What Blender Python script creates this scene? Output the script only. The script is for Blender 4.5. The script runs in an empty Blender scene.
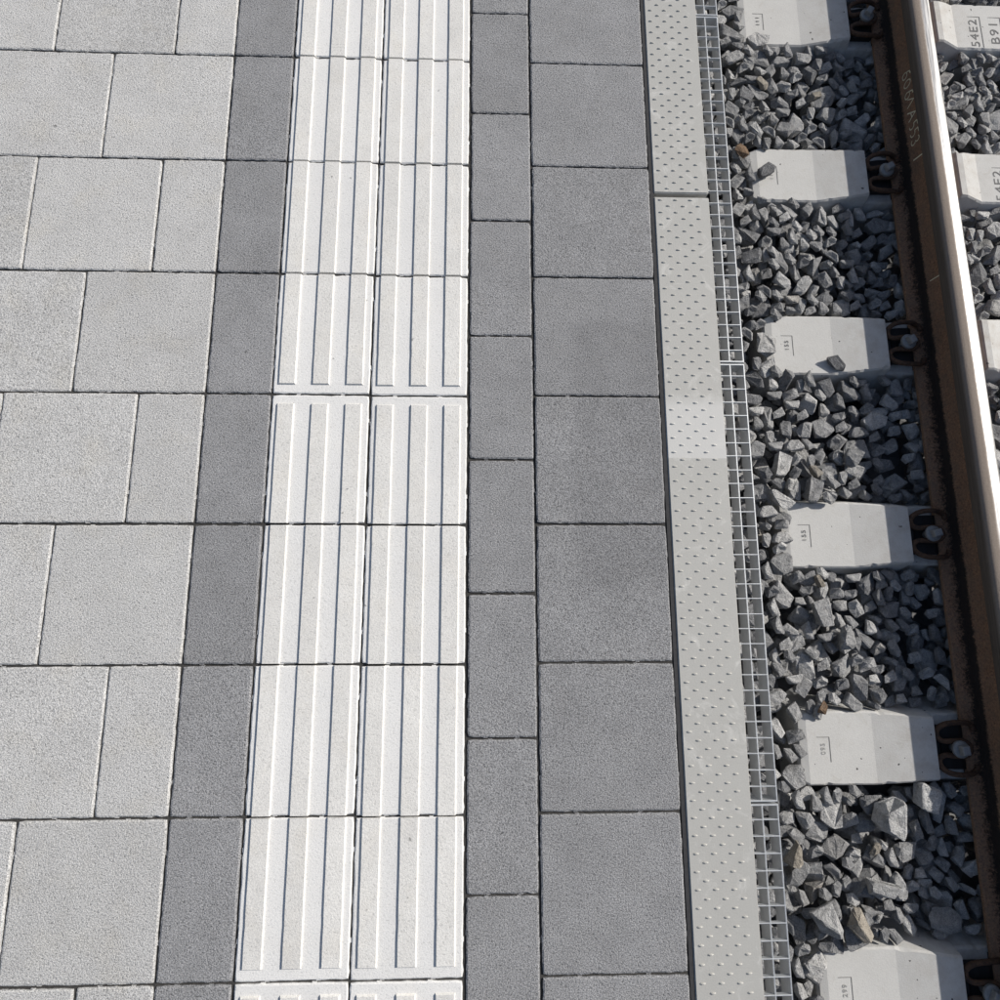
import bpy, bmesh, math, random
import numpy as np
from mathutils import Vector, Matrix, Quaternion, Euler

scene = bpy.context.scene
col = scene.collection
rng = np.random.default_rng(7)
random.seed(7)

# ------------------------------------------------------------------ camera
CAM_LOC = (0.4781, 0.4089, 1.3770)
CAM_ROT = (0.180034, -0.032055, -0.002498)
F_PX = 621.94
cam_data = bpy.data.cameras.new("camera")
cam_data.sensor_width = 36.0
cam_data.lens = F_PX / 1000.0 * 36.0
cam_data.clip_start = 0.02
cam_data.clip_end = 1000.0
cam = bpy.data.objects.new("camera", cam_data)
cam.location = CAM_LOC
cam.rotation_euler = CAM_ROT
col.objects.link(cam)
scene.camera = cam

# ------------------------------------------------------------------ sky and sun
SUN_DIR = Vector((1.42, 0.66, 1.0)).normalized()
ELEV = math.asin(SUN_DIR.z)
AZ = math.atan2(SUN_DIR.x, SUN_DIR.y)
world = bpy.data.worlds.new("World")
scene.world = world
world.use_nodes = True
wn = world.node_tree.nodes
sky = wn.new("ShaderNodeTexSky")
sky.sky_type = 'NISHITA'
sky.sun_disc = False
sky.sun_elevation = ELEV
sky.sun_rotation = AZ
sky.air_density = 1.0
sky.dust_density = 2.2
bg = wn["Background"]
bg.inputs[1].default_value = 0.086
world.node_tree.links.new(sky.outputs[0], bg.inputs[0])

sun_data = bpy.data.lights.new("sun", 'SUN')
sun_data.energy = 4.55
sun_data.angle = math.radians(0.5)
sun_data.color = (1.0, 0.955, 0.885)
sun = bpy.data.objects.new("sun", sun_data)
sun.rotation_euler = SUN_DIR.to_track_quat('Z', 'Y').to_euler()
sun.location = (3, 2, 4)
col.objects.link(sun)

scene.view_settings.view_transform = 'Standard'
scene.view_settings.look = 'None'
scene.view_settings.exposure = 0.0
scene.view_settings.gamma = 1.0
scene.view_settings.use_curve_mapping = False
scene.render.engine = 'CYCLES'

# ------------------------------------------------------------------ materials
class NT:
    def __init__(self, name):
        self.m = bpy.data.materials.new(name)
        self.m.use_nodes = True
        self.t = self.m.node_tree
        self.b = self.t.nodes["Principled BSDF"]
        self.pos = None
    def n(self, kind, **kw):
        nd = self.t.nodes.new(kind)
        for k, v in kw.items():
            if k.startswith('i_'):
                nd.inputs[k[2:].replace('_', ' ')].default_value = v
            else:
                setattr(nd, k, v)
        return nd
    def l(self, a, b):
        self.t.links.new(a, b)
    def position(self):
        if self.pos is None:
            self.pos = self.n("ShaderNodeNewGeometry")
        return self.pos.outputs["Position"]
    def noise(self, scale, detail=2.0, rough=0.55, vec=None, dist=0.0):
        nd = self.n("ShaderNodeTexNoise")
        nd.inputs["Scale"].default_value = scale
        nd.inputs["Detail"].default_value = detail
        nd.inputs["Roughness"].default_value = rough
        nd.inputs["Distortion"].default_value = dist
        self.l(vec if vec is not None else self.position(), nd.inputs["Vector"])
        return nd.outputs["Fac"]
    def ramp(self, fac, stops):
        nd = self.n("ShaderNodeValToRGB")
        e = nd.color_ramp.elements
        while len(e) < len(stops):
            e.new(0.5)
        for el, (p, c) in zip(e, stops):
            el.position = p
            el.color = (c, c, c, 1) if not isinstance(c, tuple) else (*c, 1)
        self.l(fac, nd.inputs[0])
        return nd.outputs["Color"]
    def mix(self, fac, a, b, mode='MIX'):
        nd = self.n("ShaderNodeMix", data_type='RGBA', blend_type=mode)
        for s, v in ((0, fac), (6, a), (7, b)):
            if isinstance(v, (int, float)):
                nd.inputs[s].default_value = v
            elif isinstance(v, tuple):
                nd.inputs[s].default_value = (*v, 1)
            else:
                self.l(v, nd.inputs[s])
        return nd.outputs[2]
    def math(self, op, a, b=0.5, c=None):
        nd = self.n("ShaderNodeMath", operation=op)
        for s, v in enumerate((a, b) if c is None else (a, b, c)):
            if isinstance(v, (int, float)):
                nd.inputs[s].default_value = v
            else:
                self.l(v, nd.inputs[s])
        return nd.outputs[0]
    def bump(self, h, dist, strength=1.0):
        nd = self.n("ShaderNodeBump")
        nd.inputs["Distance"].default_value = dist
        nd.inputs["Strength"].default_value = strength
        self.l(h, nd.inputs["Height"])
        return nd.outputs["Normal"]
    def out(self, color=None, rough=0.85, normal=None, metallic=0.0, spec=0.3):
        for key, v in (("Base Color", color), ("Roughness", rough), ("Metallic", metallic), ("Normal", normal), ("Specular IOR Level", spec)):
            if v is None:
                continue
            if isinstance(v, (int, float)):
                self.b.inputs[key].default_value = v
            elif isinstance(v, tuple):
                self.b.inputs[key].default_value = (*v, 1)
            else:
                self.l(v, self.b.inputs[key])
        return self.m

def slab_material(name, base, grain, blotch, warm=(1, 1, 1), pit=0.45, darker_patch=False, bump=0.8, tint=0.12):
    t = NT(name)
    info = t.n("ShaderNodeObjectInfo")
    g = t.noise(390, 2.0, 0.75)
    g2 = t.noise(210, 2.0, 0.6)
    big = t.noise(7.0, 4.0, 0.6)
    mid = t.noise(28.0, 3.0, 0.6)
    c = t.mix(t.ramp(g, [(0.36, 0.0), (0.64, 1.0)]), tuple(b * (1 - grain) for b in base), tuple(b * (1 + grain) for b in base))
    c = t.mix(t.ramp(g2, [(0.345, 1.0), (0.405, 0.0)]), c, t.mix(pit, c, (0.03, 0.03, 0.032)))
    c = t.mix(1.0, c, t.ramp(big, [(0.25, 1 - blotch), (0.75, 1 + blotch * 0.5)]), 'MULTIPLY')
    c = t.mix(1.0, c, t.ramp(mid, [(0.25, 1 - blotch * 0.5), (0.75, 1.0)]), 'MULTIPLY')
    c = t.mix(t.ramp(t.noise(11.0, 3.0), [(0.52, 0.0), (0.75, 0.5)]), c, t.mix(1.0, c, warm, 'MULTIPLY'))
    tnt = t.math('MULTIPLY_ADD', info.outputs["Random"], tint, 1.0 - tint / 2)
    comb = t.n("ShaderNodeCombineColor")
    for k in range(3):
        t.l(tnt, comb.inputs[k])
    c = t.mix(1.0, c, comb.outputs[0], 'MULTIPLY')
    # scattered grains, drips and scuffs
    spots = t.ramp(t.noise(55, 2, 0.4), [(0.205, 1.0), (0.235, 0.0)])
    c = t.mix(t.math('MULTIPLY', spots, 0.55), c, (0.05, 0.05, 0.05))
    scuff = t.ramp(t.noise(5.0, 6, 0.75, dist=2.5), [(0.60, 0.0), (0.78, 0.16)])
    c = t.mix(scuff, c, (0.60, 0.60, 0.58))
    if darker_patch:
        # soft-edged darker patch across a few slabs
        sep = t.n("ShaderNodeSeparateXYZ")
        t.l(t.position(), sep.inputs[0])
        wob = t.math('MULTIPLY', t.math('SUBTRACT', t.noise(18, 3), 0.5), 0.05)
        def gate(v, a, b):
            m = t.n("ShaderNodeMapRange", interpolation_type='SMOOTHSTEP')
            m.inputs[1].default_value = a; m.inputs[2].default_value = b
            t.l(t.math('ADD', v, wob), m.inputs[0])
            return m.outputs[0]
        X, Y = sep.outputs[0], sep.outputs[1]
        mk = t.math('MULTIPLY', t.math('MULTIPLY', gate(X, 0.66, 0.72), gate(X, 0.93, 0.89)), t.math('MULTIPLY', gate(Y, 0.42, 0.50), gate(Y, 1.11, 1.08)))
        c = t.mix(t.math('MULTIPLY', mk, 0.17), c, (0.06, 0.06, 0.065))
    h = t.math('ADD', t.math('MULTIPLY', g, 0.9), t.math('MULTIPLY', g2, 0.9))
    return t.out(c, 0.88, t.bump(h, 0.0018, bump), spec=0.25)

MAT = {}
MAT['light'] = slab_material("light_grey_concrete", (0.533, 0.531, 0.524), 0.36, 0.10, (1.0, 0.97, 0.90))
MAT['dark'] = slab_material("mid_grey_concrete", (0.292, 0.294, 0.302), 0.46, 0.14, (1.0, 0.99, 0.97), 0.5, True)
MAT['white'] = slab_material("white_concrete", (0.742, 0.739, 0.727), 0.07, 0.04, (1.0, 0.985, 0.96), 0.16, bump=0.28, tint=0.05)
MAT['rib'] = slab_material("worn_white_concrete", (0.722, 0.712, 0.686), 0.09, 0.09, (1.0, 0.97, 0.92), 0.20, bump=0.35, tint=0.07)

def edge_plate_material():
    t = NT("grey_grip_plate")
    co = t.n("ShaderNodeTexCoord")
    sep = t.n("ShaderNodeSeparateXYZ")
    t.l(co.outputs["Object"], sep.inputs[0])
    mott = t.noise(24, 4, 0.65)
    fine = t.noise(300, 2, 0.6)
    c = t.mix(mott, (0.385, 0.381, 0.360), (0.450, 0.447, 0.425))
    c = t.mix(t.ramp(fine, [(0.3, 0.0), (0.7, 0.35)]), c, (0.50, 0.495, 0.47))
    # one length of the plate is paler
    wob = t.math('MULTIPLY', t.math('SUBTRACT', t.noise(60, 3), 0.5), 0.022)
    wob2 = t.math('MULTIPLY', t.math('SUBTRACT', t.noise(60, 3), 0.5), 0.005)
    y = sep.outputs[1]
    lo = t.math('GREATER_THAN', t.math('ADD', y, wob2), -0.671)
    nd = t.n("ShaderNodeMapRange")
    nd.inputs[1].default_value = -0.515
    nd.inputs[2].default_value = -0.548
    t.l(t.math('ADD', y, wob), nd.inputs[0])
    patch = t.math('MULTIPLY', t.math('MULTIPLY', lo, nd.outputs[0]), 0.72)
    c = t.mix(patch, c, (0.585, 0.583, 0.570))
    scuff = t.ramp(t.noise(14, 5, 0.7, dist=1.5), [(0.56, 0.0), (0.70, 0.50)])
    c = t.mix(scuff, c, (0.64, 0.635, 0.61))
    return t.out(c, 0.55, t.bump(fine, 0.0005, 0.4), spec=0.35)
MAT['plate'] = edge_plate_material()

def seal_material():
    t = NT("dark_joint_sealant")
    return t.out(t.mix(t.noise(120, 3), (0.030, 0.030, 0.032), (0.058, 0.058, 0.061)), 0.8, t.bump(t.noise(90, 3), 0.001, 0.5))
MAT['seal'] = seal_material()

def bed_material():
    t = NT("joint_sand_and_concrete")
    return t.out(t.mix(t.noise(200, 3), (0.05, 0.05, 0.05), (0.16, 0.155, 0.15)), 0.95, t.bump(t.noise(150, 3), 0.001))
MAT['bed'] = bed_material()

def sand_material():
    t = NT("dark_joint_sand")
    n = t.noise(160, 4, 0.7)
    return t.out(t.mix(n, (0.018, 0.018, 0.018), (0.085, 0.082, 0.078)), 0.95, t.bump(n, 0.002))
MAT['sand'] = sand_material()

def ground_material():
    t = NT("dark_gravel_ground")
    v = t.n("ShaderNodeTexVoronoi")
    v.inputs["Scale"].default_value = 22
    t.l(t.position(), v.inputs["Vector"])
    c = t.mix(v.outputs["Color"], (0.07, 0.072, 0.078), (0.17, 0.17, 0.17))
    return t.out(c, 0.95, t.bump(v.outputs["Distance"], 0.03))
MAT['ground'] = ground_material()

def steel_material():
    t = NT("galvanised_steel")
    n = t.noise(90, 4, 0.6)
    c = t.mix(n, (0.50, 0.52, 0.54), (0.68, 0.70, 0.72))
    return t.out(c, t.math('MULTIPLY_ADD', n, 0.25, 0.35), t.bump(t.noise(250, 2), 0.0003, 0.4), metallic=0.65)
MAT['steel'] = steel_material()

def screw_material():
    t = NT("dull_zinc_screw")
    n = t.noise(140, 4, 0.6)
    c = t.mix(n, (0.17, 0.18, 0.19), (0.33, 0.335, 0.34))
    return t.out(c, 0.5, t.bump(n, 0.0006, 0.5), metallic=0.35)
MAT['screw'] = screw_material()

def sleeper_material():
    t = NT("sleeper_concrete")
    info = t.n("ShaderNodeObjectInfo")
    f = t.noise(260, 3, 0.65)
    c = t.mix(t.noise(9, 5, 0.65), (0.49, 0.487, 0.472), (0.61, 0.606, 0.588))
    c = t.mix(t.ramp(f, [(0.3, 0.25), (0.65, 0.0)]), c, (0.36, 0.36, 0.35))
    pits = t.ramp(t.noise(75, 1, 0.4), [(0.215, 1.0), (0.24, 0.0)])
    c = t.mix(pits, c, (0.10, 0.10, 0.10))
    sep = t.n("ShaderNodeSeparateXYZ")
    t.l(t.position(), sep.inputs[0])
    near = t.n("ShaderNodeMapRange"); near.inputs[1].default_value = 0.34; near.inputs[2].default_value = 0.12
    t.l(t.math('ABSOLUTE', t.math('SUBTRACT', sep.outputs[0], 1.9025)), near.inputs[0])
    rs = t.math('MULTIPLY', near.outputs[0], t.ramp(t.noise(22, 5, 0.7), [(0.42, 0.0), (0.72, 0.55)]))
    c = t.mix(rs, c, (0.27, 0.215, 0.165))
    st = t.ramp(t.noise(16, 5, 0.7, dist=2.0), [(0.56, 0.0), (0.76, 0.45)])
    c = t.mix(st, c, (0.40, 0.38, 0.34))
    return t.out(c, 0.85, t.bump(t.math('SUBTRACT', f, t.math('MULTIPLY', pits, 2.0)), 0.0009, 0.6), spec=0.25)
MAT['sleeper'] = sleeper_material()

def mark_material():
    t = NT("engraved_mark_shade")
    return t.out(t.mix(t.noise(180, 2), (0.10, 0.10, 0.10), (0.22, 0.22, 0.215)), 0.9)  # strokes lie flat; the shade inside engraved letters is put into the colour
MAT['mark'] = mark_material()
MAT['faintmark'] = NT("shallow_stamp_shade").out((0.33, 0.33, 0.32), 0.9)  # shade of the shallow stamped digits, painted as flat grey
MAT['chalk'] = NT("yellowish_chalk").out((0.86, 0.80, 0.60), 0.9)

def rust_material():
    t = NT("brown_rust")
    n = t.noise(160, 4, 0.65)
    c = t.mix(t.ramp(n, [(0.3, 0.0), (0.7, 1.0)]), (0.045, 0.028, 0.020), (0.135, 0.074, 0.044))
    c = t.mix(t.ramp(t.noise(45, 3), [(0.55, 0.0), (0.7, 0.7)]), c, (0.04, 0.03, 0.025))
    return t.out(c, 0.75, t.bump(n, 0.001, 0.6))
MAT['rust'] = rust_material()
MAT['plastic'] = NT("black_plastic").out((0.016, 0.016, 0.017), 0.6)
MAT['pad'] = NT("grey_rubber_pad").out((0.05, 0.05, 0.052), 0.8)

def rail_material():
    t = NT("rail_steel")
    co = t.n("ShaderNodeTexCoord")
    sep = t.n("ShaderNodeSeparateXYZ")
    t.l(co.outputs["Object"], sep.inputs[0])
    x, z = sep.outputs[0], sep.outputs[2]
    obj = co.outputs["Object"]
    mp = t.n("ShaderNodeMapping")
    mp.inputs["Scale"].default_value = (1, 0.02, 1)
    t.l(obj, mp.inputs[0])
    streak = t.ramp(t.noise(260, 4, 0.7, mp.outputs[0]), [(0.33, 0.0), (0.67, 1.0)])
    n = t.noise(190, 5, 0.7, obj)
    lump = t.noise(30, 4, 0.7, obj)
    rust = t.mix(t.ramp(n, [(0.32, 0.0), (0.70, 1.0)]), (0.125, 0.076, 0.050), (0.47, 0.270, 0.165))
    rust = t.mix(t.ramp(lump, [(0.35, 0.6), (0.65, 0.0)]), rust, (0.20, 0.145, 0.106))
    # greasy black film plus painted-in shade along the foot fillet, ragged upper edge
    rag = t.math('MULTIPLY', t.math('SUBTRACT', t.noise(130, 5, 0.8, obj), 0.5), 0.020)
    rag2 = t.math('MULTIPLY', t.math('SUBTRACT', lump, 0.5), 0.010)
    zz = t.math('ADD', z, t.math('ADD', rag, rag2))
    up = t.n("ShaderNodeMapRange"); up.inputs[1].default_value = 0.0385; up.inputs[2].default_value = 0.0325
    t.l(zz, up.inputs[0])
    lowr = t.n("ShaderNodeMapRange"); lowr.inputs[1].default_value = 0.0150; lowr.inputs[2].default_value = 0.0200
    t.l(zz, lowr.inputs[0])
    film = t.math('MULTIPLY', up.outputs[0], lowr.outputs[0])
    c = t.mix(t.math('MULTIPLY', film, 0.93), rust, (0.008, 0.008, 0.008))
    # smoother scaled steel on the head flank
    hd = t.n("ShaderNodeMapRange"); hd.inputs[1].default_value = 0.108; hd.inputs[2].default_value = 0.118
    t.l(z, hd.inputs[0])
    c = t.mix(hd.outputs[0], c, t.mix(streak, (0.085, 0.070, 0.057), (0.150, 0.122, 0.098)))
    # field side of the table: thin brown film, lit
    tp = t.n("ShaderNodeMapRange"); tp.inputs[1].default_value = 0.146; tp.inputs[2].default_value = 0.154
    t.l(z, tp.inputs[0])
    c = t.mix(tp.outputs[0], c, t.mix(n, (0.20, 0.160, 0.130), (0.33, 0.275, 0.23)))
    # running band
    wob = t.math('MULTIPLY', t.math('SUBTRACT', t.noise(12, 4, 0.6, obj), 0.5), 0.006)
    rb = t.n("ShaderNodeMapRange"); rb.inputs[1].default_value = -0.0075; rb.inputs[2].default_value = 0.0000
    t.l(t.math('ADD', x, wob), rb.inputs[0])
    ztop = t.math('GREATER_THAN', z, 0.140)
    band = t.math('MULTIPLY', rb.outputs[0], ztop)
    c = t.mix(band, c, t.mix(streak, (0.15, 0.155, 0.165), (0.40, 0.405, 0.415)))
    t.l(t.math('MULTIPLY', band, 0.97), t.b.inputs["Metallic"])
    rgh = t.math('ADD', t.math('MULTIPLY', t.math('SUBTRACT', 1.0, band), 0.42), t.math('MULTIPLY_ADD', streak, 0.16, 0.30))
    t.l(rgh, t.b.inputs["Roughness"])
    hgt = t.math('MULTIPLY', n, t.math('SUBTRACT', 1.0, band))
    return t.out(c, None, t.bump(hgt, 0.0012, 0.7), None, 0.3)
MAT['rail'] = rail_material()

def stone_material(name, dark, light, tan=0.10):
    t = NT(name)
    info = t.n("ShaderNodeObjectInfo")
    isl = t.pos = t.n("ShaderNodeNewGeometry")
    w = t.n("ShaderNodeTexWhiteNoise", noise_dimensions='2D')
    cmb = t.n("ShaderNodeCombineXYZ")
    t.l(info.outputs["Random"], cmb.inputs[0])
    t.l(isl.outputs["Random Per Island"], cmb.inputs[1])
    t.l(cmb.outputs[0], w.inputs["Vector"])
    sp = t.n("ShaderNodeSeparateColor")
    t.l(w.outputs["Color"], sp.inputs[0])
    r1, r2 = sp.outputs[0], sp.outputs[1]
    c = t.mix(t.ramp(r1, [(0.0, 0.0), (0.75, 0.6), (1.0, 1.0)]), dark, light)
    if tan > 0:
        c = t.mix(t.ramp(r2, [(1 - tan, 0.0), (1.0, 0.75)]), c, (0.33, 0.295, 0.245))
    f = t.noise(330, 4, 0.7)
    m = t.noise(45, 4, 0.65)
    c = t.mix(1.0, c, t.ramp(f, [(0.28, 0.50), (0.72, 1.42)]), 'MULTIPLY')
    c = t.mix(1.0, c, t.ramp(m, [(0.30, 0.66), (0.70, 1.25)]), 'MULTIPLY')
    dust = t.ramp(t.noise(75, 4, 0.75, dist=1.0), [(0.58, 0.0), (0.74, 0.55)])
    c = t.mix(dust, c, t.mix(0.5, c, (0.42, 0.41, 0.39)))
    h = t.math('ADD', t.math('MULTIPLY', m, 3.2), f)
    return t.out(c, 0.82, t.bump(h, 0.0042, 0.9), spec=0.3)
MAT['stone'] = stone_material("grey_ballast_stone", (0.190, 0.193, 0.200), (0.500, 0.498, 0.490), 0.025)
MAT['tan'] = stone_material("tan_ballast_stone", (0.30, 0.27, 0.225), (0.40, 0.365, 0.315), 0)
MAT['pale'] = stone_material("pale_ballast_stone", (0.43, 0.425, 0.41), (0.55, 0.54, 0.52), 0)
MAT['darkstone'] = stone_material("dark_ballast_stone", (0.110, 0.113, 0.122), (0.165, 0.168, 0.175), 0)
MAT['brown'] = stone_material("rusty_brown_stone", (0.19, 0.125, 0.08), (0.25, 0.17, 0.11), 0)

# ------------------------------------------------------------------ helpers
def mesh(name, verts, faces, mat=None, smooth=False):
    me = bpy.data.meshes.new(name)
    me.from_pydata([tuple(v) for v in verts], [], faces)
    me.update()
    if mat:
        me.materials.append(mat)
    if smooth:
        me.polygons.foreach_set("use_smooth", [True] * len(me.polygons))
    return me

def obj(name, me, loc=(0, 0, 0), parent=None):
    o = bpy.data.objects.new(name, me)
    o.location = loc
    col.objects.link(o)
    if parent is not None:
        o.parent = parent
    return o

def empty(name, loc):
    o = bpy.data.objects.new(name, None)
    o.empty_display_size = 0.05
    o.location = loc
    col.objects.link(o)
    return o

def tag(o, label=None, cat=None, group=None, kind=None):
    if label: o["label"] = label
    if cat: o["category"] = cat
    if group: o["group"] = group
    if kind: o["kind"] = kind
    return o

def add_box(V, F, x0, x1, y0, y1, z0, z1):
    b = len(V)
    V += [(x0, y0, z0), (x1, y0, z0), (x1, y1, z0), (x0, y1, z0), (x0, y0, z1), (x1, y0, z1), (x1, y1, z1), (x0, y1, z1)]
    F += [(b, b + 3, b + 2, b + 1), (b + 4, b + 5, b + 6, b + 7), (b, b + 1, b + 5, b + 4), (b + 1, b + 2, b + 6, b + 5), (b + 2, b + 3, b + 7, b + 6), (b + 3, b, b + 4, b + 7)]

def bevel_mesh(me, off, seg=1):
    bm = bmesh.new()
    bm.from_mesh(me)
    bmesh.ops.bevel(bm, geom=bm.edges[:], offset=off, segments=seg, affect='EDGES', clamp_overlap=True)
    bm.to_mesh(me)
    bm.free()
    return me

def tube(path, r, n=8, caps=True):
    """Round rod along a list of points."""
    P = [Vector(p) for p in path]
    V, F = [], []
    prev = None
    for i, p in enumerate(P):
        d = (P[min(i + 1, len(P) - 1)] - P[max(i - 1, 0)]).normalized()
        if prev is None:
            a = d.orthogonal().normalized()
        else:
            a = (prev - d * prev.dot(d)).normalized()
        prev = a
        b = d.cross(a)
        for k in range(n):
            an = 2 * math.pi * k / n
            V.append(p + (a * math.cos(an) + b * math.sin(an)) * r)
    for i in range(len(P) - 1):
        for k in range(n):
            F.append((i * n + k, i * n + (k + 1) % n, (i + 1) * n + (k + 1) % n, (i + 1) * n + k))
    if caps:
        F.append(tuple(reversed(range(n))))
        F.append(tuple(range((len(P) - 1) * n, len(P) * n)))
    return V, F

def smooth_path(pts, sub=6):
    P = [Vector(p) for p in pts]
    out = []
    for i in range(len(P) - 1):
        p0, p1, p2, p3 = P[max(i - 1, 0)], P[i], P[i + 1], P[min(i + 2, len(P) - 1)]
        for k in range(sub):
            t = k / sub
            out.append(0.5 * ((2 * p1) + (p2 - p0) * t + (2 * p0 - 5 * p1 + 4 * p2 - p3) * t * t + (3 * p1 - p0 - 3 * p2 + p3) * t ** 3))
    out.append(P[-1])
    return out

# ------------------------------------------------------------------ ground and platform body
ground = obj("ground", mesh("ground", [(-150, -150, -0.66), (150, -150, -0.66), (150, 150, -0.66), (-150, 150, -0.66)], [(0, 1, 2, 3)], MAT['ground']))
tag(ground, kind="structure")

PX0, PX1, PY0, PY1 = -2.25, 0.985, -1.21, 3.33
V, F = [], []
add_box(V, F, PX0, PX1, PY0, PY1, -0.70, -0.070)
add_box(V, F, 0.9065, PX1, PY0, PY1, -0.0699, -0.0335)
platform = tag(obj("platform", mesh("platform", V, F, MAT['bed'])), kind="structure")

# ------------------------------------------------------------------ paving slabs
ROW = 0.3014
TH = 0.07
def slab_mesh(name, w, l, mat, seed, ch=0.0034, dep=0.0016):
    r = np.random.default_rng(seed)
    hw, hl = w / 2, l / 2
    rc = 0.0025
    per = []
    step = 0.0125
    nx, ny = max(2, round(w / step)), max(2, round(l / step))
    def side(a, b, n):
        return [(a[0] + (b[0] - a[0]) * k / n, a[1] + (b[1] - a[1]) * k / n) for k in range(n)]
    c = [(-hw, -hl), (hw, -hl), (hw, hl), (-hw, hl)]
    for k in range(4):
        per += side(c[k], c[(k + 1) % 4], (nx, ny)[k % 2])
    n = len(per)
    V, F = [], []
    for ring in range(3):
        for (x, y) in per:
            jx, jy = r.normal(0, 0.00042 if ring else 0.00025, 2)
            ins = ch if ring == 0 else 0.0
            sx = (1 if x > 0 else -1) if abs(abs(x) - hw) < 1e-6 else 0
            sy = (1 if y > 0 else -1) if abs(abs(y) - hl) < 1e-6 else 0
            corner = 0.0012 if sx and sy else 0.0
            px = x - sx * (ins + corner) + (jx if sx else 0)
            py = y - sy * (ins + corner) + (jy if sy else 0)
            z = (0.0, -dep + r.normal(0, 0.0004), -TH + 0.0005)[ring]
            V.append((px, py, z))
    F.append(tuple(range(n)))
    for ring in range(2):
        for k in range(n):
            a, b = ring * n + k, ring * n + (k + 1) % n
            F.append((a, a + n, b + n, b))
    F.append(tuple(reversed(range(2 * n, 3 * n))))
    # cast-on spacer nibs that keep the joints open
    for sx in (-1, 1):
        for fy in (-0.27, 0.29):
            y = l * fy + r.normal(0, 0.004)
            x0 = sx * (hw - 0.0005); x1 = sx * (hw + 0.0016)
            add_box(V, F, min(x0, x1), max(x0, x1), y - 0.0045, y + 0.0045, -0.05, -0.0026)
    for sy in (-1, 1):
        for fx in (-0.24, 0.22):
            x = w * fx + r.normal(0, 0.003)
            y0 = sy * (hl - 0.0005); y1 = sy * (hl + 0.0016)
            add_box(V, F, x - 0.0045, x + 0.0045, min(y0, y1), max(y0, y1), -0.05, -0.0026)
    return mesh(name, V, F, mat)

GAP = 0.0042
def variants(name, w, l, mat, n, **k):
    return [slab_mesh(name, w - GAP, l - GAP * 1.2, mat, 100 + i + hash(name) % 1 + int(w * 1000), **k) for i in range(n)]

M_full = variants("paving_slab", 0.30, ROW, MAT['light'], 5)
M_half = variants("paving_slab", 0.15, ROW, MAT['light'], 4)
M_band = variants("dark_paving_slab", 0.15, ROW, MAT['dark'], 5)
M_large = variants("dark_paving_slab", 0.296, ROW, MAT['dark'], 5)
M_tact = variants("tactile_slab", 0.2245, ROW, MAT['white'], 5, ch=0.0026, dep=0.0016)

def place_slab(name, me, x, y):
    o = obj(name, me, (x + rng.normal(0, 0.0004), y + rng.normal(0, 0.0004), rng.normal(0, 0.00045)), platform)
    o.rotation_euler = (rng.normal(0, 0.0011), rng.normal(0, 0.0011), rng.normal(0, 0.0009) + (math.pi if rng.random() < 0.5 else 0))
    return o

# raised bars of the tactile slabs
def rib_mesh(y0, y1, lo, hi):
    W, S, H = 0.0174, 0.0026, 0.0041      # half top width, slope run, height
    r = np.random.default_rng(int((y1 - y0) * 1e5) + int(abs(y0) * 1e4))
    n = 14
    V, F = [], []
    for i in range(n + 1):
        y = y0 + (y1 - y0) * i / n
        e = lambda: r.normal(0, 0.00014)
        endlo, endhi = (i == 0), (i == n)
        yt = y + (S if endlo and lo else -S if endhi and hi else 0)
        V += [(-W - S + e(), y, -0.0006), (-W + e(), yt, H), (W + e(), yt, H), (W + S * 1.1 + e(), y, -0.0006)]
    for i in range(n):
        a, b = 4 * i, 4 * i + 4
        for k in range(3):
            F.append((a + k, a + k + 1, b + k + 1, b + k)[::-1])
    F.append((0, 1, 2, 3)[::-1])
    b = 4 * n
    F.append((b, b + 1, b + 2, b + 3))
    F = [tuple(reversed(f)) for f in F]
    return mesh("rib", V, F, MAT['rib'])

HL = ROW / 2
RIB = {}
def rib(lo_closed, hi_closed):
    k = (lo_closed, hi_closed)
    if k not in RIB:
        RIB[k] = rib_mesh(-HL + (0.023 if lo_closed else 0.0023), HL - (0.022 if hi_closed else 0.0023), lo_closed, hi_closed)
    return RIB[k]

for r in range(-4, 11):
    y = (r + 0.5) * ROW + 0.001
    # light field in running bond
    x = -0.1515
    first = True
    while x > -2.2:
        half = first and (r % 2 == 0)
        w = 0.15 if half else 0.30
        me = M_half[rng.integers(4)] if half else M_full[rng.integers(5)]
        place_slab("paving_slab", me, x - w / 2, y)
        x -= w
        first = False
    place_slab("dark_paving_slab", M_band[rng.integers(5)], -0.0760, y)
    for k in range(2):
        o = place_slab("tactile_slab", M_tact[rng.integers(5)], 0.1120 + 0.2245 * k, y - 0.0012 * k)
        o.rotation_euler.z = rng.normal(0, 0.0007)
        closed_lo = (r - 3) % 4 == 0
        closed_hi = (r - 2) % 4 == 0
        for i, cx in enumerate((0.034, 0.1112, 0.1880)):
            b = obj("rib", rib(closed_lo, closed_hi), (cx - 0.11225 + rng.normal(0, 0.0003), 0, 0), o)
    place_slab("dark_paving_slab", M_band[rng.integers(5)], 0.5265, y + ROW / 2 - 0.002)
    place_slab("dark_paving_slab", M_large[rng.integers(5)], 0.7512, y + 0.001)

V, F = [], []
add_box(V, F, -2.24, 0.8990, PY0 + 0.002, PY1 - 0.002, -0.0650, -0.0046)
obj("joint_sand", mesh("joint_sand", V, F, MAT['sand']), (0, 0, 0), platform)
V, F = [], []
add_box(V, F, 0.8998, 0.9100, PY0, PY1, -0.05, -0.0025)
obj("joint_seal", mesh("joint_seal", V, F, MAT['seal']), (0, 0, 0), platform)

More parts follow.
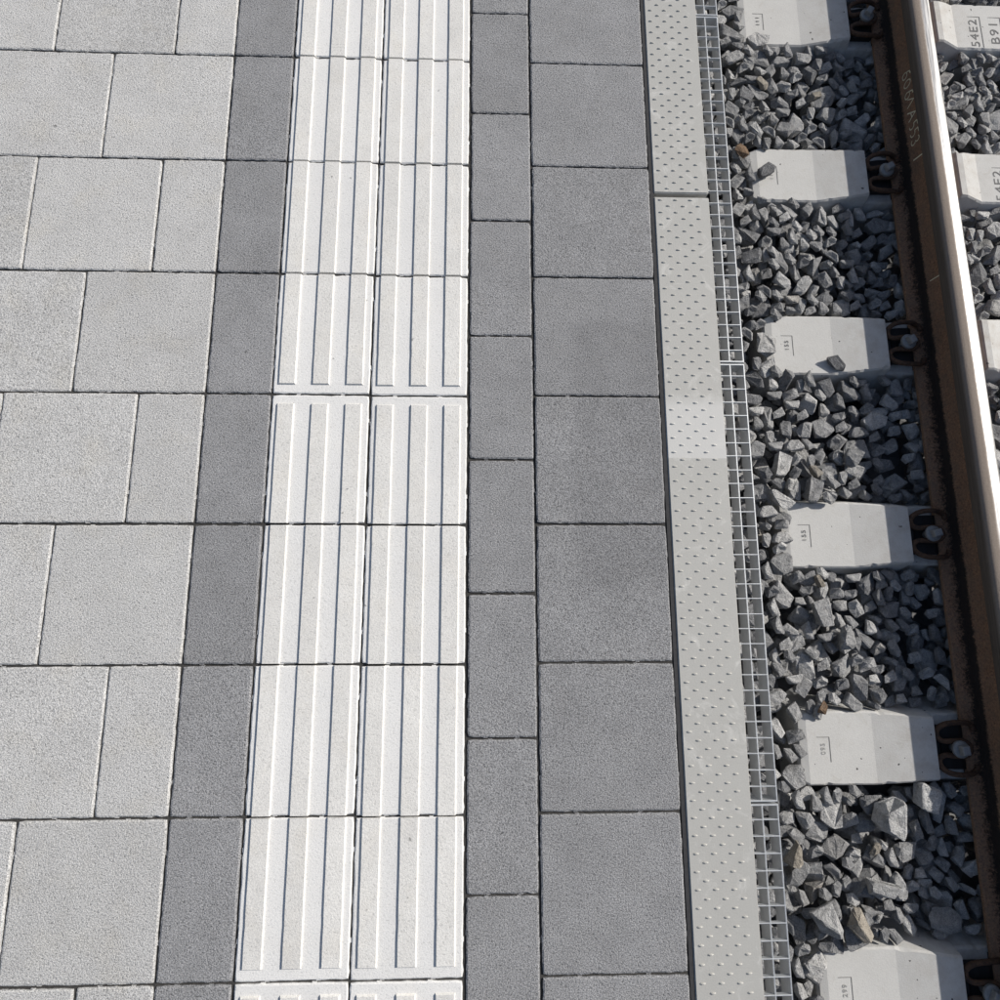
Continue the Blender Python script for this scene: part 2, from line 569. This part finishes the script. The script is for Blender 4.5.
# ------------------------------------------------------------------ grip plates along the platform edge
def edge_plate(y0, y1, label):
    w = 0.1385
    V, F = [], []
    add_box(V, F, 0, w, y0 - y1, 0, -0.032, 0)
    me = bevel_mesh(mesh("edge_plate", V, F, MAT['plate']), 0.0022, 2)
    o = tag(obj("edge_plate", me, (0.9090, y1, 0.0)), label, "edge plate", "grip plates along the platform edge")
    V, F = [], []
    row = 0
    y = -0.009
    while y > (y0 - y1) + 0.007:
        for k in range(3):
            cx = 0.0155 + 0.0378 * k + (0.0189 if row % 2 else 0.0)
            b = len(V)
            n = 8
            jx, jy = rng.normal(0, 0.0003, 2)
            for ring, (sc, z) in enumerate(((1.0, -0.0004), (0.72, 0.0012), (0.34, 0.0026))):
                for q in range(n):
                    an = 2 * math.pi * q / n
                    V.append((cx + jx + 0.0072 * sc * math.cos(an), y + jy + 0.0027 * sc * math.sin(an), z))
            for ring in range(2):
                for q in range(n):
                    F.append((b + ring * n + q, b + ring * n + (q + 1) % n, b + (ring + 1) * n + (q + 1) % n, b + (ring + 1) * n + q))
            F.append(tuple(range(b + 2 * n, b + 3 * n)))
        y -= 0.01705
        row += 1
    s = obj("grip_studs", mesh("grip_studs", V, F, MAT['plate']), (0, 0, 0), o)
    s["kind"] = "stuff"
    return o
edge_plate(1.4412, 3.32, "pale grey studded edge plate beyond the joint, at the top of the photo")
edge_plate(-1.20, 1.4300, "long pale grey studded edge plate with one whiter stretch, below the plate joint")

# ------------------------------------------------------------------ steel gratings
GZ = -0.034
def bar_mesh(name, sx, sy, sz, off):
    V, F = [], []
    add_box(V, F, -sx / 2, sx / 2, -sy / 2, sy / 2, -sz, 0)
    return bevel_mesh(mesh(name, V, F, MAT['steel']), off)
GL = 0.9955
bear_me = bar_mesh("bearing_bar", 0.0032, GL, 0.045, 0.0006)
cross_me = bar_mesh("cross_bar", 0.1335, 0.0022, 0.010, 0.0005)
end_me = bar_mesh("end_bar", 0.1335, 0.0034, 0.045, 0.0006)
def grating(y0, label):
    yc = y0 + 0.5
    e = tag(empty("steel_grating", (1.052, yc, GZ)), label, "grating", "steel gratings beside the platform edge")
    for k in range(4):
        obj("bearing_bar", bear_me, (0.0665 - 0.0340 * k, 0, 0), e)
    for k in range(31):
        if k in (0, 30):
            obj("end_bar", end_me, (0, -0.496 + 0.992 * (k == 30), 0.0006), e)
        else:
            c = obj("cross_bar", cross_me, (0, -0.5 + k / 30 + rng.normal(0, 0.0004), 0.0005), e)
            c.rotation_euler.z = rng.normal(0, 0.003)
    return e
grating(2.0066, "galvanised steel grating, only its end showing at the top edge of the photo")
grating(1.0066, "galvanised steel grating beside the plate joint, second from the top")
grating(0.0065, "galvanised steel grating at mid height of the photo, third from the top")
grating(-0.9935, "galvanised steel grating at the bottom of the photo, nearest the viewer")

# ------------------------------------------------------------------ sleepers
RAILX = 1.9025
RAILZ = -0.4334            # underside of the rail foot
SEAT = RAILZ - 0.007
YS = [2.4357 - 0.6 * k for k in range(-1, 7)]
ST = [(1.368, -0.440, 0.078), (1.374, -0.430, 0.084), (1.394, -0.4255, 0.0945), (1.583, -0.4250, 0.0945), (1.746, -0.4035, 0.0800), (1.750, -0.4080, 0.0800),
      (1.757, SEAT, 0.0850), (2.048, SEAT, 0.0850), (2.055, -0.4080, 0.080), (2.059, -0.4035, 0.0800), (2.078, -0.4035, 0.0800), (2.138, -0.4220, 0.0900), (2.40, -0.4250, 0.0900), (3.0, -0.4400, 0.080), (3.95, -0.425, 0.09)]
def top_at(x):
    for a, b in zip(ST, ST[1:]):
        if a[0] <= x <= b[0]:
            t = (x - a[0]) / (b[0] - a[0])
            return a[1] + (b[1] - a[1]) * t, a[2] + (b[2] - a[2]) * t
    return -0.64, 0.15
def sleeper_mesh(seed):
    r = np.random.default_rng(seed)
    xs = []
    for a, b in zip(ST, ST[1:]):
        n = max(1, int((b[0] - a[0]) / 0.012)) if b[0] < 2.45 else max(1, int((b[0] - a[0]) / 0.2))
        xs += [a[0] + (b[0] - a[0]) * k / n for k in range(n)]
    xs.append(ST[-1][0])
    V, F = [], []
    for x in xs:
        z, hw = top_at(x)
        c1 = max(0.0, abs(r.normal(0, 0.0011)) - 0.0006) + (r.uniform(0.002, 0.005) if r.random() < 0.10 else 0)
        c2 = max(0.0, abs(r.normal(0, 0.0011)) - 0.0006) + (r.uniform(0.002, 0.005) if r.random() < 0.10 else 0)
        bl = 0.152 if x > 1.38 else 0.14
        V += [(x, -bl, -0.64), (x, -hw - 0.0035, z - 0.0045 - c1), (x, -hw + 0.001 + c1, z - 0.0002), (x, hw - 0.001 - c2, z - 0.0002), (x, hw + 0.0035, z - 0.0045 - c2), (x, bl, -0.64)]
    for i in range(len(xs) - 1):
        a, b = 6 * i, 6 * i + 6
        for k in range(6):
            F.append((a + k, b + k, b + (k + 1) % 6, a + (k + 1) % 6))
    F.append((0, 1, 2, 3, 4, 5))
    b = 6 * (len(xs) - 1)
    F.append(tuple(b + k for k in reversed(range(6))))
    me = mesh("sleeper", V, F, MAT['sleeper'])
    bm = bmesh.new(); bm.from_mesh(me); bmesh.ops.recalc_face_normals(bm, faces=bm.faces); bm.to_mesh(me); bm.free()
    return me

def text_mesh(body, length, height):
    cu = bpy.data.curves.new("lettering", 'FONT')
    cu.body = body
    cu.size = 1.0
    cu.space_character = 1.12
    cu.extrude = 0.0
    o = bpy.data.objects.new("lettering", cu)
    col.objects.link(o)
    dg = bpy.context.evaluated_depsgraph_get()
    me = bpy.data.meshes.new_from_object(o.evaluated_get(dg))
    bpy.data.objects.remove(o)
    co = np.array([v.co[:] for v in me.vertices])
    mn, mx = co.min(0), co.max(0)
    # reads along +Y, tops of the letters towards -X, centred on the origin
    for v in me.vertices:
        u = (v.co.x - mn[0]) / (mx[0] - mn[0]) - 0.5
        w = (v.co.y - mn[1]) / (mx[1] - mn[1]) - 0.5
        v.co = (-w * height, u * length, 0)
    me.materials.clear()
    return me

def stroke_box(V, F, x0, x1, y0, y1, h=0.0003):
    add_box(V, F, x0, x1, y0, y1, -0.0005, h)

STAMP = ["", "111", "112", "155", "155", "095", "299", ""]
SLEEPER_LABEL = [None,
    "concrete sleeper lettered 54E2 and B91 at the top of the photo",
    "second concrete sleeper from the top, dark stone lying on its outer end",
    "third concrete sleeper from the top, small dark stone lying on its near edge",
    "fourth concrete sleeper from the top, level with the middle of the photo",
    "fifth concrete sleeper from the top, second from the bottom edge",
    "lowest concrete sleeper in the photo, cut off by the bottom edge", None]
for i, yc in enumerate(YS):
    if i in (0, 7):
        continue
    s = obj("sleeper", sleeper_mesh(20 + i), (0, yc, 0))
    tag(s, SLEEPER_LABEL[i], "sleeper", "concrete sleepers under the rail")
    # stamped number field on the outer end
    if STAMP[i]:
        V, F = [], []
        x0, x1, ya, yb = 1.4215, 1.4580, -0.037, 0.030
        stroke_box(V, F, x0, x1, yb - 0.0014, yb)
        stroke_box(V, F, x1 - 0.0020, x1, ya, yb - 0.0015)
        obj("stamp_frame", mesh("stamp_frame", V, F, MAT['mark']), (0, 0, -0.42525), s)
        me = text_mesh(STAMP[i], 0.030, 0.0125)
        me.materials.append(MAT['mark'] if i in (1, 3, 4) else MAT['faintmark'])
        obj("stamped_number", me, (1.4375, -0.002, -0.42455), s)
    # letters cast into the middle part
    zi = top_at(2.22)[0]
    for body, xc, yo, ln, ht in (("54E2", 2.2055, -0.028, 0.112, 0.031), ("B91", 2.280, -0.028, 0.082, 0.032)):
        me = text_mesh(body, ln, ht)
        me.materials.append(MAT['mark'])
        obj("lettering", me, (xc, yo, top_at(xc)[0] + 0.0004), s)
        V, F = [], []
        stroke_box(V, F, xc - 0.0155, xc + 0.0290, 0.0385, 0.0405)
        stroke_box(V, F, xc + 0.0265, xc + 0.0290, -0.086, 0.0383)
        obj("letter_frame", mesh("letter_frame", V, F, MAT['mark']), (0, 0, top_at(xc)[0] - 0.0001), s)

# ------------------------------------------------------------------ rail
HALF = [(62.5, 0), (62.5, 9), (61, 11), (46, 14.6), (30, 19), (20, 23), (13, 29.5), (9.5, 38), (8, 52), (8, 92), (9.6, 103), (14, 109.5), (22, 113.4), (32.6, 117), (34.4, 121), (33.6, 146), (32.6, 151), (30, 155.2), (25.5, 158.0), (18, 159.7), (9, 160.7), (0, 161)]
prof = [(-x / 1000, z / 1000) for x, z in HALF] + [(x / 1000, z / 1000) for x, z in reversed(HALF[:-1])]
RY0, RY1 = -1.25, 3.35
ny = 60
V, F = [], []
for j in range(ny + 1):
    y = RY0 + (RY1 - RY0) * j / ny
    V += [(x, y, z) for x, z in prof]
n = len(prof)
for j in range(ny):
    for k in range(n):
        F.append((j * n + k, (j + 1) * n + k, (j + 1) * n + (k + 1) % n, j * n + (k + 1) % n))
F.append(tuple(range(n))); F.append(tuple(reversed(range(ny * n, ny * n + n))))
me = mesh("rail", V, F, MAT['rail'], smooth=True)
bm = bmesh.new(); bm.from_mesh(me); bmesh.ops.recalc_face_normals(bm, faces=bm.faces)
for e in bm.edges:
    if len(e.link_faces) == 2 and e.calc_face_angle() > math.radians(35):
        e.smooth = False
bm.to_mesh(me); bm.free()
rail = tag(obj("rail", me, (RAILX, 0, RAILZ)), "rusty steel rail with a bright polished running top", "rail")

# chalk writing on the outer face of the web
def chalk(strokes, y0, z0, u, h, name):
    """strokes in (reading position, height) units; reading runs towards -Y."""
    V, F = [], []
    hw = 0.0018
    for s in strokes:
        pts = [(y0 - a * u, z0 + b * h) for a, b in s]
        for (ya, za), (yb, zb) in zip(pts, pts[1:]):
            d = Vector((yb - ya, zb - za))
            if d.length < 1e-6:
                continue
            d.normalize()
            nrm = Vector((-d.y, d.x)) * hw * (0.8 + 0.4 * rng.random())
            a0 = (ya - d.x * 0.0006, za - d.y * 0.0006); b0 = (yb + d.x * 0.0006, zb + d.y * 0.0006)
            b = len(V)
            V += [(-0.00845, a0[0] + nrm.x, a0[1] + nrm.y), (-0.00845, b0[0] + nrm.x, b0[1] + nrm.y), (-0.00845, b0[0] - nrm.x, b0[1] - nrm.y), (-0.00845, a0[0] - nrm.x, a0[1] - nrm.y)]
            F.append((b, b + 1, b + 2, b + 3))
    return obj(name, mesh(name, V, F, MAT['chalk']), (0, 0, 0), rail)
def arc(cx, cy, rx, ry, a0, a1, n=12):
    return [(cx + rx * math.cos(math.radians(a0 + (a1 - a0) * k / n)), cy + ry * math.sin(math.radians(a0 + (a1 - a0) * k / n))) for k in range(n + 1)]
def six(o): return [[(o + 0.75, 0.95), (o + 0.45, 0.90)] + arc(o + 0.45, 0.28, 0.30, 0.30, 150, -210, 16)]
GLY = []
GLY += six(0.0)
GLY += [arc(1.45, 0.45, 0.33, 0.40, 90, 450, 16)]
GLY += six(2.15)
GLY += [[(3.05, 0.25), (3.55, 0.95), (3.85, 0.10)]]
GLY += [[(4.35, 0.0), (4.95, 0.95), (5.30, 0.05)], [(4.55, 0.40), (5.10, 0.45)]]
def five(o): return [[(o + 0.62, 1.0), (o + 0.18, 0.95), (o + 0.15, 0.58)] + arc(o + 0.30, 0.30, 0.27, 0.28, 110, -110, 10)]
GLY += five(5.70) + five(6.50)
GLY += [arc(7.65, 0.72, 0.24, 0.24, 140, -80, 8) + arc(7.65, 0.24, 0.28, 0.26, 80, -150, 9)]
LZ = -RAILZ
chalk(GLY, 2.1885, -0.384 + LZ, 0.0345, 0.038, "chalk_number")
chalk([[(0, 0), (1, 1)]], 1.8686, -0.4035 + LZ, 0.011, 0.058, "chalk_tick")
chalk([[(0, 0), (1, 1)]], 1.4377, -0.4000 + LZ, 0.005, 0.056, "chalk_tick")

# ------------------------------------------------------------------ rail fastenings
def make_clamp():
    Zf = RAILZ + 0.0115 + 0.0068        # rod resting on the rail foot
    half = [(0.036, 0.000, -0.4035), (0.033, 0.010, -0.4040), (0.018, 0.0195, -0.4045), (-0.008, 0.0200, -0.4060), (-0.030, 0.0185, -0.4110), (-0.043, 0.0240, -0.4155), (-0.0490, 0.0370, -0.4155),
            (-0.0440, 0.0530, -0.4120), (-0.0280, 0.0640, -0.4070), (-0.004, 0.0690, -0.4035), (0.024, 0.0690, -0.4055), (0.044, 0.0660, Zf + 0.0015), (0.055, 0.058, Zf), (0.058, 0.046, Zf)]
    other = [(x, -y, z) for x, y, z in reversed(half[1:])]
    V, F = tube(smooth_path(other + half, 5), 0.0074, 9)
    V = [(v[0], v[1], v[2]) for v in V]
    return mesh("tension_clamp", V, F, MAT['rust'], smooth=True)
def lathe(profile, n=20):
    V, F = [], []
    for r, z in profile:
        for k in range(n):
            an = 2 * math.pi * k / n
            V.append((r * math.cos(an), r * math.sin(an), z))
    for i in range(len(profile) - 1):
        for k in range(n):
            F.append((i * n + k, i * n + (k + 1) % n, (i + 1) * n + (k + 1) % n, (i + 1) * n + k))
    F.append(tuple(reversed(range(n)))); F.append(tuple(range((len(profile) - 1) * n, len(profile) * n)))
    return V, F
clamp_me = make_clamp()
V, F = lathe([(0.012, -0.060), (0.012, -0.002), (0.0225, -0.002), (0.0235, 0.001), (0.0232, 0.006), (0.019, 0.0095), (0.0135, 0.0115)])
flange_me = mesh("screw", V, F, MAT['screw'])
V, F = [], []
b = 0
for (sx, sy, z) in ((0.0135, 0.0115, 0.010), (0.0128, 0.0108, 0.024), (0.0105, 0.0088, 0.0275)):
    V += [(-sx, -sy, z), (sx, -sy, z), (sx, sy, z), (-sx, sy, z)]
for i in range(2):
    for k in range(4):
        F.append((4 * i + k, 4 * i + (k + 1) % 4, 4 * i + 4 + (k + 1) % 4, 4 * i + 4 + k))
F += [(3, 2, 1, 0), (8, 9, 10, 11)]
head_me = bevel_mesh(mesh("screw_head", V, F, MAT['screw']), 0.0012)
V, F = [], []
gp = [(-0.0470, SEAT), (-0.0470, -0.4250), (-0.0400, -0.4210), (-0.0300, -0.4270), (-0.008, -0.4215), (0.020, -0.4200), (0.0310, -0.4230), (0.0310, SEAT)]
for y in (-0.058, 0.058):
    V += [(x, y, z) for x, z in gp]
m_ = len(gp)
for k in range(m_):
    F.append((k, (k + 1) % m_, m_ + (k + 1) % m_, m_ + k))
F += [tuple(reversed(range(m_))), tuple(range(m_, 2 * m_))]
guide_me = mesh("guide_plate", V, F, MAT['plastic'])
bm = bmesh.new(); bm.from_mesh(guide_me); bmesh.ops.recalc_face_normals(bm, faces=bm.faces); bm.to_mesh(guide_me); bm.free()
V, F = [], []
add_box(V, F, -0.0600, 0.0600, -0.075, 0.075, SEAT + 0.0002, RAILZ - 0.0003)
pad_me = mesh("rail_pad", V, F, MAT['pad'])
ORD = ["topmost", "second from the top", "third from the top", "fourth from the top", "fifth from the top", "lowest"]
for i in range(6):
    yc = YS[i + 1]
    f = tag(empty("rail_fastening", (1.8065, yc, 0)), "rusty spring clamp and grey screw beside the rail, %s" % ORD[i], "rail clamp", "spring clamps holding the rail to the sleepers")
    obj("tension_clamp", clamp_me, (0, 0, 0), f)
    sc_ = obj("screw", flange_me, (0, 0, -0.3965), f)
    sc_.rotation_euler.z = random.uniform(0, 3.1)
    obj("screw_head", head_me, (0, 0, 0), sc_)
    obj("guide_plate", guide_me, (0, 0, 0), f)
    obj("rail_pad", pad_me, (RAILX - 1.8065, 0, 0), f)

# ------------------------------------------------------------------ ballast
BX0, BX1, BY0, BY1 = 0.985, 2.70, -0.95, 2.95
GR = 0.005
NX, NY = int((BX1 - BX0) / GR), int((BY1 - BY0) / GR)
V, F = [], []
add_box(V, F, BX0 + 0.001, 6.0, BY0, BY1, -0.69, -0.548)
ballast = tag(obj("ballast", mesh("ballast", V, F, MAT['ground'])), kind="structure")

def stone_shape(seed, size):
    r = np.random.default_rng(seed)
    dims = np.array([1.0, r.uniform(0.50, 0.82), r.uniform(0.36, 0.62)]) * size / 2
    bm = bmesh.new()
    # block cut by random planes: broad facets with sharp arrises
    npl = r.integers(9, 14)
    pts = r.normal(size=(r.integers(12, 18), 3))
    pts /= np.linalg.norm(pts, axis=1)[:, None]
    pts = np.sign(pts) * np.abs(pts) ** 0.7
    pts *= r.uniform(0.86, 1.0, (len(pts), 1))
    if seed % 3:
        # blocky break: a skewed brick with a few knocked corners
        c8 = np.array([[a, b, c] for a in (-1, 1) for b in (-1, 1) for c in (-1, 1)], float)
        c8 = c8 * r.uniform(0.35, 0.95, (8, 3)) + r.normal(0, 0.12, (8, 3))
        pts = np.concatenate([c8[r.permutation(8)[:7]], pts[:6]])
    pts *= dims
    for p in pts:
        bm.verts.new(p)
    res = bmesh.ops.convex_hull(bm, input=bm.verts[:])
    bmesh.ops.delete(bm, geom=list({v for v in bm.verts if not v.link_faces}), context='VERTS')
    bmesh.ops.dissolve_limit(bm, angle_limit=math.radians(17), verts=bm.verts[:], edges=bm.edges[:])
    bmesh.ops.bevel(bm, geom=bm.edges[:], offset=size * r.uniform(0.020, 0.040), segments=1, affect='EDGES', clamp_overlap=True)
    bmesh.ops.triangulate(bm, faces=bm.faces[:])
    # broken faces: dished or humped, never flat
    big = [f for f in bm.faces if f.calc_area() > (size * 0.26) ** 2]
    if big:
        for v in bmesh.ops.poke(bm, faces=big)['verts']:
            v.co += v.normal * float(r.normal(-0.004, 0.030)) * size
    for v in bm.verts:
        v.co += Vector(r.normal(0, size * 0.013, 3))
    bmesh.ops.recalc_face_normals(bm, faces=bm.faces)
    bm.verts.ensure_lookup_table()
    V = np.array([v.co[:] for v in bm.verts])
    F = np.array([[v.index for v in f.verts] for f in bm.faces])
    bm.free()
    return V, F

def surf_pts(V, F, d=0.0032):
    out = [V]
    for a, b, c in V[F]:
        n = int(max(np.linalg.norm(b - a), np.linalg.norm(c - a), np.linalg.norm(c - b)) / d) + 1
        if n < 2:
            continue
        i, j = np.meshgrid(np.arange(n + 1), np.arange(n + 1), indexing='ij')
        k = (i + j) <= n
        u, w = i[k] / n, j[k] / n
        out.append(a + np.outer(u, b - a) + np.outer(w, c - a))
    return np.concatenate(out)

def flat_rotation(r, tilt):
    q = Quaternion((0, 0, 1), r.uniform(0, 2 * math.pi))
    ax = r.uniform(0, 2 * math.pi)
    t = Quaternion((math.cos(ax), math.sin(ax), 0), r.normal(0, tilt))
    return (t @ q)

def template(V, F, q):
    M = np.array(q.to_matrix())
    P = surf_pts(V, F) @ M.T
    ij = np.floor(P[:, :2] / GR + 0.5).astype(int)
    key = (ij[:, 0] + 500) * 1000 + ij[:, 1] + 500
    o = np.argsort(key)
    k, st = np.unique(key[o], return_index=True)
    z = P[o, 2]
    return (k // 1000 - 500, k % 1000 - 500, np.minimum.reduceat(z, st), np.maximum.reduceat(z, st))

SH = []          # (V, F, size)
for k in range(56):
    size = float(np.clip(np.exp(rng.normal(math.log(0.086), 0.26)), 0.042, 0.128))
    SH.append((*stone_shape(300 + k, size), size))
TP = []          # (shape index, quaternion, template)
for si, (sv, sf, size) in enumerate(SH):
    for k in range(5):
        q = flat_rotation(rng, 0.42)
        TP.append((si, q, template(sv, sf, q)))
small = [i for i, t in enumerate(TP) if SH[t[0]][2] < 0.066]

gx = BX0 + (np.arange(NX) + 0.5) * GR
gy = BY0 + (np.arange(NY) + 0.5) * GR
H = np.full((NX, NY), -0.548)
TOPZ = np.array([top_at(x)[0] for x in gx]); HWX = np.array([top_at(x)[1] for x in gx])
insleeper = np.zeros((NX, NY), bool)
for i, yc in enumerate(YS):
    if i in (0, 7):
        continue
    dy = np.abs(gy - yc)[None, :]
    hw = HWX[:, None]
    z = np.where(dy < hw, TOPZ[:, None], TOPZ[:, None] - (dy - hw) * 3.6)
    z = np.where(gx[:, None] < 1.368, -9, z)
    H = np.maximum(H, z)
    insleeper |= (dy < hw - 0.004) & (gx[:, None] > 1.372)
# wished-for surface: full at the sleeper heads, lower towards the rail
T = np.interp(gx, [0.98, 1.10, 1.36, 1.55, 1.72, 1.80, 1.84, 1.97, 2.01, 2.10, 2.75], [-0.440, -0.433, -0.424, -0.444, -0.462, -0.468, -0.445, -0.445, -0.468, -0.455, -0.446])[:, None] + np.zeros((1, NY))
from_noise = np.zeros((NX, NY))
for k in range(9):
    fx, fy, ph = rng.uniform(4, 16), rng.uniform(4, 16), rng.uniform(0, 6.3)
    from_noise += np.sin(gx[:, None] * fx * rng.choice([-1, 1]) + gy[None, :] * fy + ph) * 0.0028
T = T + from_noise
CEIL = T + 0.030
for i in (1, 2, 3, 4, 5, 6):      # keep the rail seats and clamps clear
    CEIL = np.where((np.abs(gy - YS[i])[None, :] < 0.092) & (gx[:, None] > 1.742) & (gx[:, None] < 2.07), -0.60, CEIL)
railzone = np.abs(gx - RAILX) < 0.070
CEIL[railzone, :] = np.minimum(CEIL[railzone, :], RAILZ - 0.004)
OWN = np.full((NX, NY), -1)
placed = []      # (shape, quaternion, x, y, z)

def try_place(ti, ix, iy, ceil=True):
    di, dj, lo, hi = TP[ti][2]
    I, J = ix + di, iy + dj
    ok = (I >= 0) & (I < NX) & (J >= 0) & (J < NY)
    if not ok.all():
        return None
    h = H[I, J]
    z = (h - lo).max() - 0.0012
    if ceil and (hi + z > CEIL[I, J]).any():
        return None
    return z, I, J, lo, hi

def commit(ti, z, I, J, hi, ix, iy):
    top = hi + z
    better = top > H[I, J]
    H[I[better], J[better]] = top[better]
    OWN[I[better], J[better]] = len(placed)
    placed.append((TP[ti][0], TP[ti][1], gx[ix], gy[iy], z))

fails = 0
dead = np.zeros((NX, NY), int)
NSTONE = 13000
while len(placed) < NSTONE and fails < 1500:
    ci, cj = rng.integers(2, NX - 2, 36), rng.integers(2, NY - 2, 36)
    d = np.where(insleeper[ci, cj] | (dead[ci, cj] > 2) | (CEIL[ci, cj] < -0.55), -1, T[ci, cj] - H[ci, cj])
    k = int(np.argmax(d))
    if d[k] < 0.004:
        fails += 1
        continue
    best = None
    deep = d[k] > 0.05
    for a in range(12):
        if a >= 7 and best is not None:
            break
        ti = int(rng.integers(len(TP))) if (a < 7) else small[rng.integers(len(small))]
        ix, iy = ci[k] + int(rng.integers(-3, 4)), cj[k] + int(rng.integers(-3, 4))
        if not (0 <= ix < NX and 0 <= iy < NY) or insleeper[ix, iy]:
            continue
        c = try_place(ti, ix, iy)
        if c is None:
            continue
        z, I, J, lo, hi = c
        ov = insleeper[I, J]
        if ov.mean() > (0.10 if gx[ix] > 1.43 else 0.45):
            continue
        void = float((lo + z - H[I, J]).mean())
        score = void - 0.30 * SH[TP[ti][0]][2]
        if best is None or score < best[0]:
            best = (score, ti, z, I, J, hi, ix, iy)
    if best is None:
        dead[max(ci[k] - 2, 0):ci[k] + 3, max(cj[k] - 2, 0):cj[k] + 3] += 1
        continue
    commit(*best[1:])

# stones that stand out in the place: size, colour, position
def special(x, y, size, seed, tilt=0.3, rotz=None):
    sv, sf = stone_shape(seed, size)
    SH.append((sv, sf, size))
    r = np.random.default_rng(seed)
    best = None
    for k in range(14):
        q = flat_rotation(r, tilt)
        TP.append((len(SH) - 1, q, template(sv, sf, q)))
        ix, iy = int((x - BX0) / GR), int((y - BY0) / GR)
        c = try_place(len(TP) - 1, ix, iy, False)
        if c is None:
            continue
        z, I, J, lo, hi = c
        sc = (hi + z).max()
        if best is None or sc < best[0]:
            best = (sc, len(TP) - 1, z, I, J, hi, ix, iy)
    commit(*best[1:])
    return len(placed) - 1

def spot(px, py, z=-0.43):
    """World position of a feature seen at this direction from the viewer, on the ballast surface."""
    R_ = Euler(CAM_ROT, 'XYZ').to_matrix()
    d = R_ @ Vector(((px - 500) / F_PX, -(py - 500) / F_PX, -1.0))
    t = (z - CAM_LOC[2]) / d.z
    return CAM_LOC[0] + t * d.x, CAM_LOC[1] + t * d.y
SPECIAL = {}
for name, px, py, size, seed, mt, label in [
        ("stone", 880, 812, 0.112, 901, 'stone', None), ("stone", 872, 884, 0.098, 902, 'stone', None), ("stone", 843, 640, 0.092, 903, 'stone', None), ("stone", 815, 612, 0.095, 904, 'stone', None),
        ("stone", 926, 798, 0.098, 905, 'stone', None), ("stone", 945, 920, 0.092, 906, 'stone', None), ("stone", 815, 912, 0.105, 907, 'stone', None), ("stone", 850, 520 - 62, 0.085, 908, 'stone', None),
        ("stone", 852, 917, 0.100, 909, 'tan', "tan broken ballast stone against the lowest sleeper"), ("stone", 788, 850, 0.070, 910, 'tan', "pale tan ballast stone beside the grating"),
        ("stone", 784, 487, 0.050, 911, 'pale', "white flat ballast stone above the fourth sleeper"), ("stone", 738, 158, 0.058, 912, 'brown', "brown knobbly ballast stone beside the grating"),
        ("stone", 759, 88, 0.060, 913, 'tan', "buff ballast stone below the topmost sleeper"), ("stone", 816, 707, 0.040, 914, 'brown', "small rusty brown stone at the fifth sleeper"),
        ("stone", 876, 916, 0.030, 915, 'pale', "tiny white stone near the lowest sleeper"), ("stone", 813, 100, 0.048, 916, 'tan', None), ("stone", 815, 582, 0.045, 917, 'tan', None), ("stone", 873, 848, 0.042, 918, 'tan', None)]:
    SPECIAL[special(*spot(px, py), size, seed)] = (mt, label)
loose1 = special(*spot(836, 362, -0.41), 0.062, 931, 0.9)
loose2 = special(*spot(764, 172, -0.42), 0.078, 936, 0.2)

# which stones show most from the viewer's side
cnt = np.zeros(len(placed))
vx, vy = np.meshgrid(gx, gy, indexing='ij')
R_T = np.array(Euler(CAM_ROT, 'XYZ').to_matrix()).T
Q = np.stack([vx - CAM_LOC[0], vy - CAM_LOC[1], H - CAM_LOC[2]], -1) @ R_T.T
PXI = 500 + F_PX * Q[..., 0] / -Q[..., 2]; PYI = 500 - F_PX * Q[..., 1] / -Q[..., 2]
see = (PXI > 0) & (PXI < 1000) & (PYI > 0) & (PYI < 1000) & (vx > 1.15) & ~((vx > 1.84) & (vx < 2.06))
np.add.at(cnt, OWN[see & (OWN >= 0)], 1)
order = [int(i) for i in np.argsort(-cnt) if i not in (loose1, loose2)]
single = set(order[:300 - len(SPECIAL)]) | set(SPECIAL)
stone_me = {}
def shape_mesh(si, mt):
    if (si, mt) not in stone_me:
        sv, sf, _ = SH[si]
        me = mesh("stone", sv, [tuple(int(k) for k in f) for f in sf], MAT[mt])
        stone_me[(si, mt)] = me
    return stone_me[(si, mt)]
BV, BF, off = [], [], 0
for i, (si, q, x, y, z) in enumerate(placed):
    if i in (loose1, loose2):
        continue
    if i in single:
        mt, label = SPECIAL.get(i, ('stone', None))
        o = obj("stone", shape_mesh(si, mt), (x, y, z), ballast)
        o.rotation_mode = 'QUATERNION'
        o.rotation_quaternion = q
        if label:
            o["label"] = label
    else:
        sv, sf, _ = SH[si]
        M = np.array(q.to_matrix())
        BV.append(sv @ M.T + np.array([x, y, z]))
        BF.append(sf + off)
        off += len(sv)
BV = np.concatenate(BV).astype(np.float32); BF = np.concatenate(BF).astype(np.int32)
me = bpy.data.meshes.new("stones")
me.vertices.add(len(BV)); me.vertices.foreach_set("co", BV.ravel())
me.loops.add(BF.size); me.loops.foreach_set("vertex_index", BF.ravel())
me.polygons.add(len(BF)); me.polygons.foreach_set("loop_start", np.arange(0, BF.size, 3, dtype=np.int32))
me.update(calc_edges=True)
me.polygons.foreach_set("use_smooth", [False] * len(BF))
me.materials.append(MAT['stone'])
rest = obj("small_stones", me, (0, 0, 0), ballast)
rest["kind"] = "stuff"
for i, lab in ((loose1, "small dark stone lying alone on the near edge of the third sleeper"), (loose2, "dark grey stone lying on the outer end of the second sleeper")):
    si, q, x, y, z = placed[i]
    o = obj("loose_stone", shape_mesh(si, 'darkstone'), (x, y, z))
    o.rotation_mode = 'QUATERNION'; o.rotation_quaternion = q
    tag(o, lab, "stone", "stones lying on sleepers")
print("stones", len(placed), "single", len(single), "tris", len(BF))
